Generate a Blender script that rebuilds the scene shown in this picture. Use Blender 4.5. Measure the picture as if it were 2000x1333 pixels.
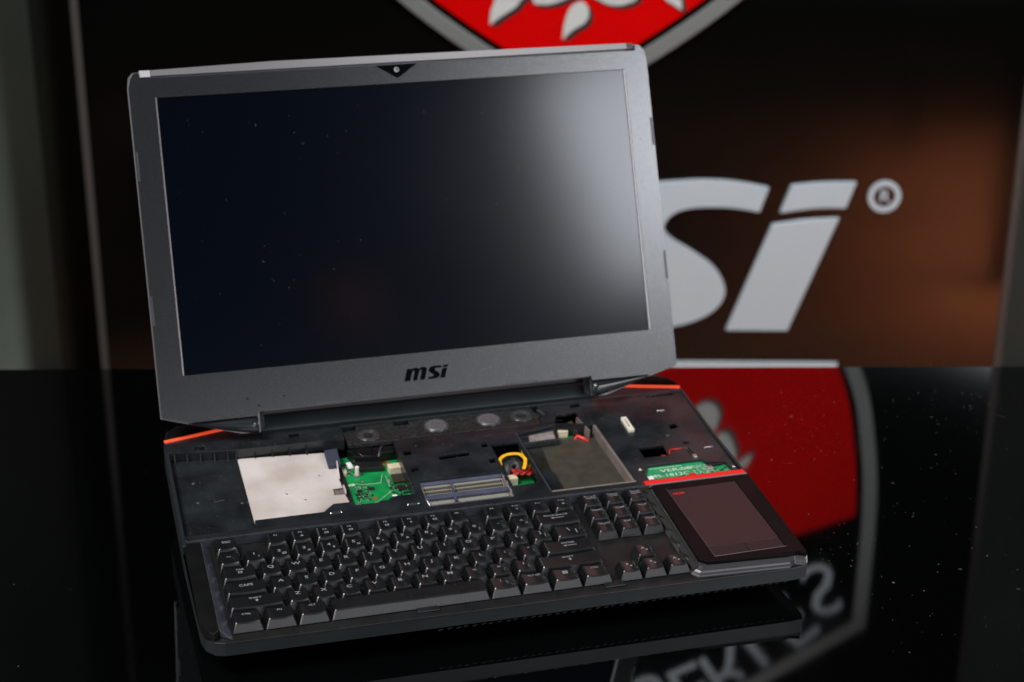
import bpy, math, random
from mathutils import Matrix, Vector
from mathutils.geometry import tessellate_polygon
random.seed(7)
for o in list(bpy.data.objects): bpy.data.objects.remove(o)
S = 0.001                      # everything below is written in millimetres
scn = bpy.context.scene
COL = scn.collection

# ------------------------------------------------------------------ camera
cam_d = bpy.data.cameras.new('camera')
cam = bpy.data.objects.new('camera', cam_d); COL.objects.link(cam)
RT = Vector((0.9638, -0.2664, 0.0055)); FW = Vector((0.2488, 0.8927, -0.3757)).normalized()
RT = (RT - FW*RT.dot(FW)).normalized(); UP = RT.cross(FW)
CP = Vector((-103.67, -1108.77, 700.82))*S
m = Matrix((RT, UP, -FW)).transposed().to_4x4(); m.translation = CP
cam.matrix_world = m
cam_d.sensor_width = 36; cam_d.lens = 3481.74/2000*36
cam_d.clip_start = 0.05; cam_d.clip_end = 60
cam_d.dof.use_dof = True; cam_d.dof.focus_distance = 1.315; cam_d.dof.aperture_fstop = 6.8
scn.camera = cam

# ------------------------------------------------------------------ world and lamps
w = bpy.data.worlds.new('World'); scn.world = w; w.use_nodes = True
w.node_tree.nodes['Background'].inputs[0].default_value = (0.60, 0.80, 1.0, 1)
w.node_tree.nodes['Background'].inputs[1].default_value = 0.012
scn.view_settings.view_transform = 'Standard'; scn.view_settings.look = 'None'
scn.view_settings.exposure = 0; scn.view_settings.gamma = 1

def area(name, loc, target, sx, sy, radiance, col, spread=180):
    d = bpy.data.lights.new(name, 'AREA'); d.shape = 'RECTANGLE'; d.size = sx; d.size_y = sy
    d.energy = radiance*math.pi*sx*sy; d.color = col; d.spread = math.radians(spread)
    o = bpy.data.objects.new(name, d); COL.objects.link(o)
    v = Vector(target)-Vector(loc)
    o.matrix_world = Matrix.Translation(loc) @ v.to_track_quat('-Z', 'Y').to_matrix().to_4x4()
    return o
area('key_softbox', (1.47, -1.50, 1.37), (0.30, 0.25, 0.15), 0.92, 0.50, 15.5, (0.89, 0.93, 1.0))
area('overhead_softbox', (-0.95, -0.40, 1.85), (0.2, 0.15, 0.0), 0.8, 0.7, 3.5, (1.0, 0.97, 0.95), 56)
def spot(name, loc, target, energy, angle, blend, col, r=0.05):
    d = bpy.data.lights.new(name, 'SPOT'); d.energy = energy; d.spot_size = math.radians(angle); d.spot_blend = blend; d.color = col; d.shadow_soft_size = r
    o = bpy.data.objects.new(name, d); COL.objects.link(o)
    o.matrix_world = Matrix.Translation(loc) @ (Vector(target)-Vector(loc)).to_track_quat('-Z', 'Y').to_matrix().to_4x4()
    return o
spot('panel_fill', (0.35, 0.0, 2.9), (0.70, 1.5, -0.26), 620, 42, 0.7, (1.0, 0.99, 0.98))  # unseen spot added to brighten the print on the panel
area('pink_reflection_fill', (1.14, 1.37, 1.29), (0.42, 0.1, 0.0), 0.85, 0.26, 2.3, (1.0, 0.50, 0.48))  # unseen area light added for the pink reflection on deck and touchpad
area('warm_floor_fill', (1.80, -0.25, -0.15), (1.33, -0.25, -0.75), 1.7, 0.16, 32, (1.0, 0.62, 0.44), 60)  # unseen light added so the panel mirrors a warm patch of floor

area('front_fill', (0.72, -2.0, 0.44), (0.2, 0.1, 0.05), 1.5, 0.42, 1.7, (0.95, 0.95, 1.0), 90)
area('left_strip', (-1.6, -0.45, 0.40), (0.1, 0.1, 0.1), 0.45, 0.6, 8, (1.0, 0.90, 0.88))
spot('wall_fill', (-1.30, 1.20, 0.25), (-0.12, 2.37, -0.2), 6, 60, 0.8, (0.95, 1.0, 0.93))  # unseen spot added to lift the wall left of the panel
area('orange_glint_lamp', (0.480, -1.50, 1.005), (0.148, 0.287, 0.162), 0.034, 0.020, 7, (1.0, 0.30, 0.06))  # unseen small lamp, placed where the screen mirrors an orange glint
area('right_strip', (1.75, 0.30, 0.25), (0.2, 0.08, 0.05), 0.5, 0.42, 11, (1.0, 0.90, 0.90))

# ------------------------------------------------------------------ frames
DECK = Matrix.Translation((0, 0, 39*S)) @ Matrix.Rotation(math.radians(5), 4, 'X')
TL = math.radians(28.17); sn, cs = math.sin(TL), math.cos(TL)
LIDL = Matrix(((1, 0, 0, -2.14*S), (0, sn, -cs, 274.54*S), (0, cs, sn, 56.37*S), (0, 0, 0, 1)))
LID = DECK @ LIDL
PO = Vector((647.95, 1588.46, 0))*S; HX = Vector((0.9633, -0.2684, 0)).normalized(); PN = Vector((-0.2684, -0.9633, 0)).normalized()
PANEL = Matrix((HX, Vector((0, 0, 1)), PN)).transposed().to_4x4(); PANEL.translation = PO
WORLD = Matrix.Identity(4)

# ------------------------------------------------------------------ materials
def mat(name, col, rough=0.5, metal=0.0, ior=1.5, bump=0.0, bscale=400, var=0.0, vscale=60, rvar=0.0, rscale=40, coat=0, emis=None, spec_tint=None, aniso=None, vcol=None):
    mt = bpy.data.materials.new(name); mt.use_nodes = True
    nt = mt.node_tree; b = nt.nodes['Principled BSDF']
    b.inputs['Base Color'].default_value = (*col, 1); b.inputs['Roughness'].default_value = rough
    b.inputs['Metallic'].default_value = metal; b.inputs['IOR'].default_value = ior
    b.inputs['Coat Weight'].default_value = coat; b.inputs['Coat Roughness'].default_value = 0.08
    tc = nt.nodes.new('ShaderNodeTexCoord')
    def noise(sc, det=4):
        n = nt.nodes.new('ShaderNodeTexNoise'); n.inputs['Scale'].default_value = sc; n.inputs['Detail'].default_value = det
        nt.links.new(tc.outputs['Object'], n.inputs['Vector']); return n
    if var:
        n = noise(vscale, 6); r = nt.nodes.new('ShaderNodeValToRGB')
        c2 = vcol if vcol else tuple(c*(1-var) for c in col); c1 = tuple(min(1, c*(1+var)) for c in col)
        r.color_ramp.elements[0].position = 0.35; r.color_ramp.elements[1].position = 0.65
        r.color_ramp.elements[0].color = (*c2, 1); r.color_ramp.elements[1].color = (*c1, 1)
        nt.links.new(n.outputs['Fac'], r.inputs[0]); nt.links.new(r.outputs[0], b.inputs['Base Color'])
    if rvar:
        n = noise(rscale, 5); mr = nt.nodes.new('ShaderNodeMapRange')
        mr.inputs['From Min'].default_value = 0.35; mr.inputs['From Max'].default_value = 0.65
        mr.inputs['To Min'].default_value = max(0.02, rough-rvar); mr.inputs['To Max'].default_value = min(1, rough+rvar)
        nt.links.new(n.outputs['Fac'], mr.inputs['Value']); nt.links.new(mr.outputs[0], b.inputs['Roughness'])
    if bump:
        n = noise(bscale, 3); bp = nt.nodes.new('ShaderNodeBump'); bp.inputs['Strength'].default_value = bump; bp.inputs['Distance'].default_value = 0.0003
        nt.links.new(n.outputs['Fac'], bp.inputs['Height']); nt.links.new(bp.outputs[0], b.inputs['Normal'])
    if emis:
        b.inputs['Emission Color'].default_value = (*emis[:3], 1); b.inputs['Emission Strength'].default_value = emis[3]
    return mt
M = dict(
 table=mat('black_glass', (0.0008, 0.0009, 0.001), 0.022, ior=2.1, rvar=0.018, rscale=7),
 lid=mat('gunmetal_plastic', (0.0075, 0.0085, 0.010), 0.26, ior=1.78, bump=0.14, bscale=1700, var=0.25, vscale=1200, rvar=0.014, rscale=1100),
 shell=mat('lid_shell', (0.018, 0.019, 0.021), 0.33),
 silver=mat('brushed_trim', (0.17, 0.165, 0.175), 0.42, metal=0.3, bump=0.2, bscale=3000),
 silverbright=mat('bright_cap', (0.38, 0.37, 0.39), 0.4),
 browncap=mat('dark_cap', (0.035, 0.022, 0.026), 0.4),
 screen=mat('matte_lcd', (0.0006, 0.0016, 0.0042), 0.155, ior=1.45, rvar=0.006, rscale=5),
 logo=mat('logo_black', (0.001, 0.0013, 0.0022), 0.6, ior=1.08),
 black=mat('black_plastic', (0.003, 0.0033, 0.0036), 0.38, bump=0.25, bscale=1500, rvar=0.06, rscale=30),
 gloss=mat('glossy_black_chassis', (0.013, 0.0155, 0.018), 0.24, bump=0.15, bscale=500, rvar=0.10, rscale=28, vcol=(0.0075, 0.009, 0.0105), var=0.3, vscale=40),
 side=mat('side_plastic', (0.010, 0.015, 0.018), 0.42, bump=0.25, bscale=2500, rvar=0.05, rscale=20),
 key=mat('key_plastic', (0.0055, 0.0062, 0.007), 0.30, ior=1.62, bump=0.03, bscale=3000, rvar=0.04, rscale=60),
 legend=mat('legend_print', (0.21, 0.21, 0.225), 0.5),
 bed=mat('keyboard_bed', (0.007, 0.0075, 0.008), 0.45, bump=0.3, bscale=1200, var=0.3, vscale=80),
 rim=mat('rim_chamfer', (0.03, 0.034, 0.042), 0.36, var=0.25, vscale=60),
 divider=mat('divider_rubber', (0.018, 0.020, 0.019), 0.55, bump=0.6, bscale=900),
 tpframe=mat('touchpad_frame', (0.003, 0.0027, 0.003), 0.42, ior=1.2, rvar=0.05, rscale=25),
 tpmetal=mat('touchpad_lip', (0.05, 0.048, 0.052), 0.34, metal=0.3),
 tp=mat('touchpad_surface', (0.020, 0.0095, 0.0105), 0.40, ior=1.55, bump=0.3, bscale=2500),
 tpbtn=mat('touchpad_button', (0.012, 0.008, 0.009), 0.40, ior=1.5, bump=0.3, bscale=2500),
 redstrip=mat('red_strip', (0.72, 0.012, 0.008), 0.35),
 orange=mat('orange_accent_glow', (0.95, 0.085, 0.03), 0.45, emis=(1.0, 0.09, 0.03, 0.45)),  # unlit plastic; weak emission added to make the strips brighter
 redlogo=mat('red_print', (0.65, 0.02, 0.015), 0.5),
 alu=mat('pale_metal_plate', (0.55, 0.505, 0.485), 0.42, metal=0.12, bump=0.15, bscale=600, var=0.16, vscale=24, vcol=(0.47, 0.415, 0.38)),
 foam=mat('blue_foam', (0.025, 0.030, 0.055), 0.8, bump=0.8, bscale=900),
 pcb=mat('green_board', (0.002, 0.20, 0.05), 0.42, var=0.25, vscale=90, bump=0.2, bscale=700),
 pcb2=mat('pale_green_board', (0.015, 0.26, 0.10), 0.45, var=0.2, vscale=160),
 cream=mat('cream_connector', (0.62, 0.53, 0.38), 0.5),
 ivory=mat('ivory_block', (0.70, 0.66, 0.55), 0.45),
 chip=mat('chip_black', (0.015, 0.015, 0.016), 0.4),
 chipgrey=mat('chip_olive', (0.06, 0.055, 0.04), 0.35, metal=0.4),
 solder=mat('solder', (0.62, 0.64, 0.58), 0.35, metal=0.6),
 white=mat('white_label', (0.75, 0.76, 0.75), 0.6),
 silk=mat('white_silkscreen', (0.62, 0.72, 0.62), 0.6),
 copper=mat('copper_ring', (0.70, 0.26, 0.10), 0.35, metal=0.7),
 slotbar=mat('slot_blue_grey', (0.060, 0.068, 0.105), 0.42, var=0.2, vscale=80),
 slotpale=mat('slot_contacts', (0.22, 0.215, 0.17), 0.5),
 pin=mat('slot_pins', (0.01, 0.011, 0.010), 0.4),
 latch=mat('latch_metal', (0.62, 0.56, 0.56), 0.28, metal=0.9),
 bay=mat('bay_floor', (0.048, 0.044, 0.034), 0.38, bump=0.35, bscale=1300, var=0.15, vscale=120),
 bay2=mat('bay_film', (0.016, 0.017, 0.014), 0.28, var=0.25, vscale=100),
 baywall=mat('bay_wall_metal', (0.24, 0.20, 0.18), 0.4, metal=0.4, var=0.15, vscale=90),
 sticker=mat('grey_sticker', (0.22, 0.20, 0.19), 0.4, var=0.25, vscale=140),
 yellow=mat('yellow_tape', (0.80, 0.42, 0.012), 0.45, var=0.15, vscale=200),
 wirered=mat('red_wire', (0.60, 0.012, 0.008), 0.4),
 wireblack=mat('black_sleeve', (0.016, 0.016, 0.018), 0.5, bump=0.8, bscale=600),
 speaker=mat('speaker_cone', (0.085, 0.085, 0.09), 0.32, var=0.25, vscale=350),
 speakerdark=mat('speaker_dark', (0.035, 0.037, 0.04), 0.24),
 dustdeck=mat('dusty_plate', (0.014, 0.015, 0.015), 0.42, var=0.9, vscale=700, bump=0.6, bscale=1500),
 screw=mat('screw_steel', (0.55, 0.55, 0.58), 0.25, metal=1),
 hinge=mat('hinge_gloss', (0.013, 0.016, 0.018), 0.24),
 inner=mat('inner_black', (0.004, 0.004, 0.004), 0.6),
 dust=mat('dust', (0.16, 0.16, 0.16), 0.9),
 wall=mat('back_wall', (0.12, 0.155, 0.135), 0.75, var=0.35, vscale=1.2),
 drape=mat('dark_drape', (0.020, 0.034, 0.025), 0.9),
 pblack=mat('glossy_black_panel', (0.0010, 0.0014, 0.0013), 0.10, ior=1.45, rvar=0.015, rscale=2.0),
 pred=mat('panel_red_vinyl', (0.40, 0.0006, 0.0006), 0.6, ior=1.08),
 pgrey=mat('panel_grey_vinyl', (0.33, 0.39, 0.43), 0.6, ior=1.3),
 pwhite=mat('panel_silver_vinyl', (0.125, 0.14, 0.135), 0.5, metal=0.2),
 pedge=mat('panel_edge_metal', (0.045, 0.040, 0.036), 0.6, metal=0.2),
 emblem=mat('emblem_silver', (0.37, 0.40, 0.39), 0.5),
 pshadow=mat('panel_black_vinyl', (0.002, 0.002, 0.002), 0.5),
 floor=mat('warm_wood_floor', (0.30, 0.12, 0.055), 0.55, var=0.2, vscale=3),
)

# ------------------------------------------------------------------ object helpers
WM = {}
def tag(o, label=None, cat=None, group=None, kind=None):
    if label: o['label'] = label
    if cat: o['category'] = cat
    if group: o['group'] = group
    if kind: o['kind'] = kind
    return o
def place(o, frame, parent=None):
    WM[o.name] = frame.copy()
    if parent is not None:
        o.parent = parent; o.matrix_parent_inverse = Matrix.Identity(4)
        o.matrix_basis = WM[parent.name].inverted() @ frame
    else: o.matrix_basis = frame
def empty(name, frame):
    o = bpy.data.objects.new(name, None); o.empty_display_size = 0.05; COL.objects.link(o); place(o, frame); return o
class B:
    def __init__(s): s.v = []; s.f = []
    def add(s, vs, fs):
        n = len(s.v); s.v += [tuple(v) for v in vs]; s.f += [tuple(i+n for i in f) for f in fs]; return s
    def box(s, x0, x1, y0, y1, z0, z1):
        return s.add([(x0,y0,z0),(x1,y0,z0),(x1,y1,z0),(x0,y1,z0),(x0,y0,z1),(x1,y0,z1),(x1,y1,z1),(x0,y1,z1)],
                     [(3,2,1,0),(4,5,6,7),(0,1,5,4),(1,2,6,5),(2,3,7,6),(3,0,4,7)])
    def rbox(s, cx, cy, sx, sy, z0, z1, a):
        c, q = math.cos(a), math.sin(a)
        p = [(cx+c*dx-q*dy, cy+q*dx+c*dy) for dx, dy in ((-sx/2,-sy/2),(sx/2,-sy/2),(sx/2,sy/2),(-sx/2,sy/2))]
        return s.prism(p, z0, z1)
    def prism(s, poly, z0, z1, holes=(), caps=(1, 1)):
        rings = [ccw(poly)] + [ccw(h)[::-1] for h in holes]
        tris = tessellate_polygon([[Vector((x, y, 0)) for x, y in r] for r in rings])
        flat = [p for r in rings for p in r]; n = len(flat)
        vs = [(x, y, z0) for x, y in flat] + [(x, y, z1) for x, y in flat]; fs = []
        for a, b, c in tris:
            A, Bp, Cc = flat[a], flat[b], flat[c]
            if (Bp[0]-A[0])*(Cc[1]-A[1])-(Bp[1]-A[1])*(Cc[0]-A[0]) < 0: b, c = c, b
            if caps[1]: fs.append((a+n, b+n, c+n))
            if caps[0]: fs.append((c, b, a))
        k = 0
        for r in rings:
            for i in range(len(r)):
                j = (i+1) % len(r); fs.append((k+i, k+j, k+j+n, k+i+n))
            k += len(r)
        return s.add(vs, fs)
    def loft(s, rings, cap0=True, cap1=True):
        m_ = len(rings[0]); vs = [p for r in rings for p in r]; fs = []
        for k in range(len(rings)-1):
            for i in range(m_):
                j = (i+1) % m_; fs.append((k*m_+i, k*m_+j, (k+1)*m_+j, (k+1)*m_+i))
        if cap0: fs.append(tuple(range(m_))[::-1])
        if cap1: fs.append(tuple((len(rings)-1)*m_+i for i in range(m_)))
        return s.add(vs, fs)
    def cyl(s, cx, cy, z0, z1, r, n=20, r1=None):
        r1 = r if r1 is None else r1
        return s.loft([[(cx+rr*math.cos(2*math.pi*i/n), cy+rr*math.sin(2*math.pi*i/n), z) for i in range(n)] for z, rr in ((z0, r), (z1, r1))])
    def lathe(s, cx, cy, prof, n=28):
        return s.loft([[(cx+r*math.cos(2*math.pi*i/n), cy+r*math.sin(2*math.pi*i/n), z) for i in range(n)] for r, z in prof], False, False)
    def tube(s, pts, r, n=8):
        pts = [Vector(p) for p in pts]; rings = []; up = Vector((0.13, 0.2, 1)).normalized()
        for i, p in enumerate(pts):
            t = (pts[min(i+1, len(pts)-1)]-pts[max(i-1, 0)]).normalized()
            a = t.cross(up).normalized(); b = t.cross(a)
            rr = r[i] if isinstance(r, (list, tuple)) else r
            rings.append([tuple(p + a*rr*math.cos(2*math.pi*k/n) + b*rr*math.sin(2*math.pi*k/n)) for k in range(n)])
        return s.loft(rings)
    def strip(s, pts, width, th):      # flat ribbon standing in z
        L = []; n = len(pts)
        for i, p in enumerate(pts):
            t = Vector(pts[min(i+1, n-1)])-Vector(pts[max(i-1, 0)]); t.z = 0; t.normalize(); a = Vector((-t.y, t.x, 0))
            p = Vector(p); L.append([tuple(p-a*width/2), tuple(p+a*width/2), tuple(p+a*width/2+Vector((0,0,th))), tuple(p-a*width/2+Vector((0,0,th)))])
        return s.loft(L)
def ccw(p):
    a = sum(p[i][0]*p[(i+1) % len(p)][1]-p[(i+1) % len(p)][0]*p[i][1] for i in range(len(p)))
    return list(p) if a > 0 else list(p)[::-1]
def rect(x0, x1, y0, y1): return [(x0, y0), (x1, y0), (x1, y1), (x0, y1)]
def circ(cx, cy, rx, ry=None, n=16): return [(cx+rx*math.cos(2*math.pi*i/n), cy+(ry or rx)*math.sin(2*math.pi*i/n)) for i in range(n)]
def spline(P, n=8, closed=True):   # catmull-rom through points; a point with a third entry is a sharp corner
    out = []; N = len(P)
    for i in range(N if closed else N-1):
        p1, p2 = P[i], P[(i+1) % N]
        if closed: p0, p3 = P[i-1], P[(i+2) % N]
        else: p0, p3 = P[max(i-1, 0)], P[min(i+2, N-1)]
        if len(p1) > 2: p0 = p1
        if len(p2) > 2: p3 = p2
        if len(p1) > 2 and len(p2) > 2 and p1[2] == 'L': out.append(p1[:2]); continue
        for k in range(n):
            t = k/n
            out.append(tuple(0.5*((2*p1[a])+(-p0[a]+p2[a])*t+(2*p0[a]-5*p1[a]+4*p2[a]-p3[a])*t*t+(-p0[a]+3*p1[a]-3*p2[a]+p3[a])*t**3) for a in (0, 1)))
    if not closed: out.append(tuple(P[-1][:2]))
    return out
def mesh(name, b, m_):
    me = bpy.data.meshes.new(name); me.from_pydata([(x*S, y*S, z*S) for x, y, z in b.v], [], b.f); me.materials.append(m_); me.validate(); me.update(); return me
def obj(name, b, m_, parent=None, frame=DECK, bev=0.0, seg=2, chamfer=False, smooth=False, ang=30):
    me = mesh(name, b, m_) if isinstance(b, B) else b
    o = bpy.data.objects.new(name, me); COL.objects.link(o); place(o, frame, parent)
    if bev:
        md = o.modifiers.new('bevel', 'BEVEL'); md.width = bev*S; md.segments = seg; md.limit_method = 'ANGLE'; md.angle_limit = math.radians(ang); md.harden_normals = True
        if chamfer: md.segments = 1; md.harden_normals = False
        else: me.shade_smooth()
    elif smooth: me.shade_smooth()
    return o
_tc = {}
def glyphs(txt, size, sx=1.0, bold=0.0):
    k = (txt, size, sx, bold)
    if k in _tc: return _tc[k]
    cu = bpy.data.curves.new('t', 'FONT'); cu.body = txt; cu.size = 1.0; cu.align_x = 'CENTER'; cu.align_y = 'CENTER'; cu.offset = bold; cu.resolution_u = 3
    o = bpy.data.objects.new('t', cu); COL.objects.link(o)
    dg = bpy.context.evaluated_depsgraph_get(); me = o.evaluated_get(dg).to_mesh()
    v = [(p.co.x*size*1.38*sx, p.co.y*size*1.38) for p in me.vertices]; f = [tuple(p.vertices) for p in me.polygons]
    o.evaluated_get(dg).to_mesh_clear(); bpy.data.objects.remove(o); bpy.data.curves.remove(cu)
    _tc[k] = (v, f); return v, f

# ================================================================== THE SETTING
fl = B().box(-4000, 5000, -4500, 4500, -780, -750); tag(obj('floor', fl, M['floor'], frame=WORLD), kind='structure')
wl = B().box(-2600, 3400, -1200, 3200, -660, -560); tag(obj('back_wall', wl, M['wall'], frame=PANEL), kind='structure')
# dark drape hanging in front of the wall, left of the panel
b = B(); pts = []
for i in range(25):
    x = -865 + i*7.5; pts.append((x, -360 + 30*math.sin(i*0.42)))
back = [(x, z-14) for x, z in pts[::-1]]
b.loft([[(x, y, z) for x, z in pts+back] for y in (-745, 2600)])
tag(obj('drape', b, M['drape'], frame=PANEL, smooth=True), 'dark drape hanging behind the left edge of the glossy black display panel', 'drape')

# table
table = empty('table', WORLD); tag(table, 'glossy black table top dotted with dust under the opened laptop', 'table')
e0, e1 = (-156.6, 613.5), (844.9, 358.8); dx, dy = e1[0]-e0[0], e1[1]-e0[1]
A = (e0[0]-dx*0.9, e0[1]-dy*0.9); Bp = (e1[0]+dx*0.7, e1[1]+dy*0.7); nx, ny = dy/1033, -dx/1033
C_ = (Bp[0]+nx*1250, Bp[1]+ny*1250); D_ = (A[0]+nx*1250, A[1]+ny*1250)
obj('table_top', B().prism([A, Bp, C_, D_], -32, 0), M['table'], table, WORLD, bev=1.0)
cx, cy = (A[0]+C_[0])/2, (A[1]+C_[1])/2
for P_ in (A, Bp, C_, D_):
    x = P_[0]+(cx-P_[0])*0.07; y = P_[1]+(cy-P_[1])*0.1
    obj('leg', B().box(x-25, x+25, y-25, y+25, -750, -32), M['chip'], table, WORLD, bev=2)

# ------------------------------------------------------------------ display panel
panel = empty('display_panel', PANEL)
tag(panel, 'tall glossy black display panel with red shield emblem and grey msi lettering', 'display panel')
obj('panel_board', B().box(-687, 819, -748, 1900, -30, 0), M['pblack'], panel, PANEL)
tag(obj('edge_trim', B().box(-699, -687.2, -748, 1900, -31, 3), M['pedge'], panel, PANEL, bev=1))
obj('edge_trim', B().box(819.2, 832, -748, 1900, -31, 3), M['pedge'], panel, PANEL, bev=1)
CXP = 85
half = [(0, -26, 'c'), (126, 42), (270, 147), (400, 278), (510, 480), (545, 620), (558, 760), (557, 985, 'c'), (376, 1110, 'c'), (0, 1325, 'c')]
def offset_half(h, d):
    out = []
    for i, p in enumerate(h):
        a = h[i-1] if i else (-h[1][0], h[1][1]); c = h[i+1] if i+1 < len(h) else (-h[i-1][0], h[i-1][1])
        def nrm(u, v):
            L = math.hypot(v[0]-u[0], v[1]-u[1]); return ((v[1]-u[1])/L, -(v[0]-u[0])/L)
        n1, n2 = nrm(a, p), nrm(p, c); q = (n1[0]+n2[0], n1[1]+n2[1]); L2 = 1+n1[0]*n2[0]+n1[1]*n2[1]
        out.append((max(0, p[0]-q[0]/L2*d), p[1]-q[1]/L2*d)+tuple(p[2:]))
    return out
def shield(d):
    h = offset_half(half, d) if d else half
    r = spline(h, 6, closed=False)
    return [(CXP+x, y) for x, y in r] + [(CXP-x, y) for x, y in r[-2:0:-1]]
obj('shield_outline', B().prism(shield(0), 0.5, 9, [shield(25)]), M['pwhite'], panel, PANEL, bev=2)
# red field: the shield's lower part, cut by the sloping top band
inner = [(x, y) for x, y in spline(offset_half(half, 36), 6, closed=False) if y < 752]
redh = inner + [(522, 762), (420, 800), (250, 838), (0, 860)]
obj('red_field', B().prism([(CXP+x, y) for x, y in redh] + [(CXP-x, y) for x, y in redh[-2:0:-1]], 0.5, 3), M['pred'], panel, PANEL)
# silver emblem pieces on the red field (each with its black drop outline)
def piece(pts, name='emblem_piece', m_='emblem', off=(7, -6), z=6, n=6):
    p = spline(pts, n)
    o = obj(name, B().prism(p, 4.2, z), M[m_], panel, PANEL)
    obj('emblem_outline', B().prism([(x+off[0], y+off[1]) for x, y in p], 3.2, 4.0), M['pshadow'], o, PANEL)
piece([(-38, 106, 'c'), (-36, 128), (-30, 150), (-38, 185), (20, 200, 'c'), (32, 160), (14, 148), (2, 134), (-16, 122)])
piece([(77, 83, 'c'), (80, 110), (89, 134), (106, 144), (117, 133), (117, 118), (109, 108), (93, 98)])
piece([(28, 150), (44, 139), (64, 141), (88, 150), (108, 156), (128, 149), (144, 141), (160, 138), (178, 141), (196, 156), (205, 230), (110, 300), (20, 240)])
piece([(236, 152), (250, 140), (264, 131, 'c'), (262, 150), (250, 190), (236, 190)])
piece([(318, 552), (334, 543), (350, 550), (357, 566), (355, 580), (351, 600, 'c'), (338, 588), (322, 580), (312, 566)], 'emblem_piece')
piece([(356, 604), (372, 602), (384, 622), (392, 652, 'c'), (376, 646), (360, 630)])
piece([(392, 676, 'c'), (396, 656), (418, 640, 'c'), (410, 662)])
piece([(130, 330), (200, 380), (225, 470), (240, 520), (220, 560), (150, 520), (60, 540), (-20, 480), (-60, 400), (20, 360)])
# wordmark glyphs, millimetres on the panel
G_s = [(241-60, -160), (283, -148), (333, -147), (375, -151), (418, -159, 'L'), (405, -200, 'c'), (369, -194), (335, -192), (293, -194), (264, -204), (249, -226), (262, -247), (296, -268), (336, -298), (355, -334), (347, -364), (319, -387), (276, -402), (220, -410), (90, -411, 'L'), (104, -368, 'c'), (170, -366), (215, -352), (222, -335), (205, -316), (150, -280), (126, -240), (135, -196)]
G_dot = [(455, -155, 'c'), (505, -150), (560, -149, 'L'), (546, -192, 'c'), (495, -193), (439, -201, 'L')]
G_i = [(427, -222, 'c'), (480, -214), (537, -210, 'L'), (464, -410, 'L'), (360, -410, 'L')]
G_m = [(-360, -160, 'L'), (-262, -160, 'L'), (-275, -196, 'c'), (-225, -158), (-170, -150), (-112, -166), (-100, -198, 'c'), (-50, -158), (10, -150), (62, -166), (72, -215), (10, -410, 'L'), (-92, -410, 'L'), (-40, -240, 'c'), (-38, -212), (-62, -206), (-98, -238), (-160, -410, 'L'), (-250, -410, 'L'), (-198, -240, 'c'), (-196, -212), (-222, -206), (-258, -238), (-315, -410, 'L'), (-440, -410, 'L')]
for nm, g in (('letter_m', G_m), ('letter_s', G_s), ('letter_i', G_i), ('letter_dot', G_dot)):
    obj(nm, B().prism(spline(g, 5), 0.5, 9), M['pgrey'], panel, PANEL, bev=1.5)
obj('registered_ring', B().prism(circ(609, -174, 27, 27, 40), 0.5, 4, [circ(609, -174, 18, 18, 32)]), M['pgrey'], panel, PANEL)
v, f = glyphs('R', 20, 1.0, 0.02); obj('registered_letter', B().add([(x+609, y-174, 3.0) for x, y in v], f), M['pgrey'], panel, PANEL)
obj('base_stripe', B().box(-400, 553, -520, -469, 0.5, 5), M['pgrey'], panel, PANEL)
for ch, x, y, a in (('S', 262, 1140, -24), ('E', 330, 1118, -28), ('R', 395, 1082, -32), ('I', 446, 1040, -38), ('E', 500, 976, -46), ('S', 556, 905, -22)):
    v, f = glyphs(ch, 112, 0.95, 0.0); c, q = math.cos(math.radians(a)), math.sin(math.radians(a))
    obj('shield_letter', B().add([(CXP-85+x+c*u-q*t, y+q*u+c*t, 2.0) for u, t in v], f), M['pgrey'], panel, PANEL)
obj('shield_letter', B().prism([(-36, 1100), (7, 1092), (7, 1200), (68, 1200), (68, 1074), (161, 1074), (161, 1240), (-36, 1240)], 0.5, 0.8), M['pgrey'], panel, PANEL)

# ================================================================== THE LAPTOP
laptop = empty('laptop', Matrix.Translation((0.21, 0.12, 0)))
tag(laptop, 'opened black laptop with cover plate removed, circuit boards showing above the keyboard', 'laptop')
def part(name, b, m_, parent=None, frame=DECK, **k): return obj(name, b, M[m_], parent or laptop, frame, **k)

# lower shell
O = [(-6, -11), (100, -12), (203, -13), (320, -13.5), (426, -14), (438, -12.5), (441, -5), (440, 60), (438.5, 120), (436.5, 181), (437, 262), (437, 271), (434, 283), (424, 294), (300, 297), (100, 297), (-6, 294), (-17, 286), (-22, 268), (-22.5, 200), (-23, 107), (-22, 40), (-21.5, 8), (-19, -2), (-13, -9)]
def ring(ins, zf, px=208, py=140):
    r = []
    for x, y in O:
        d = math.hypot(x-px, y-py); 
        r.append((x-(1 if x > px else -1)*min(ins, abs(x-px)), y+(ins if y < py else -ins), zf(y)))
    return r
zt = lambda y: -39.15-0.0875*y
b = B(); b.loft([ring(0, lambda y: -8.6), ring(0.1, lambda y: -19.5 if y < 20 else max(-26, -19.5-(y-20)*0.1)), ring(3, lambda y: -21 if y < 20 else -28), ring(16, lambda y: zt(y)+9 if y < 140 else zt(y)+9)], cap0=False)
base = part('base_shell', b, 'side', bev=0.0)
b = B()
for k in range(44):                                   # vent pockets along the underside of the front edge
    x = 150+k*6.3
    b.rbox(x+(k*7 % 3)*0.5, -11.8, 3.6, 1.0, -22.2+0.4*(k % 2), -21.5+0.4*(k % 2), 0.25)
tag(obj('vent_holes', b, M['inner'], base, DECK), kind='stuff')
for x, y in ((40, 40), (380, 40), (20, 270), (400, 270)):
    part('rubber_foot', B().box(x-14, x+14, y-5, y+5, zt(y)+0.6, zt(y)+10), 'inner', bev=1)
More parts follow.
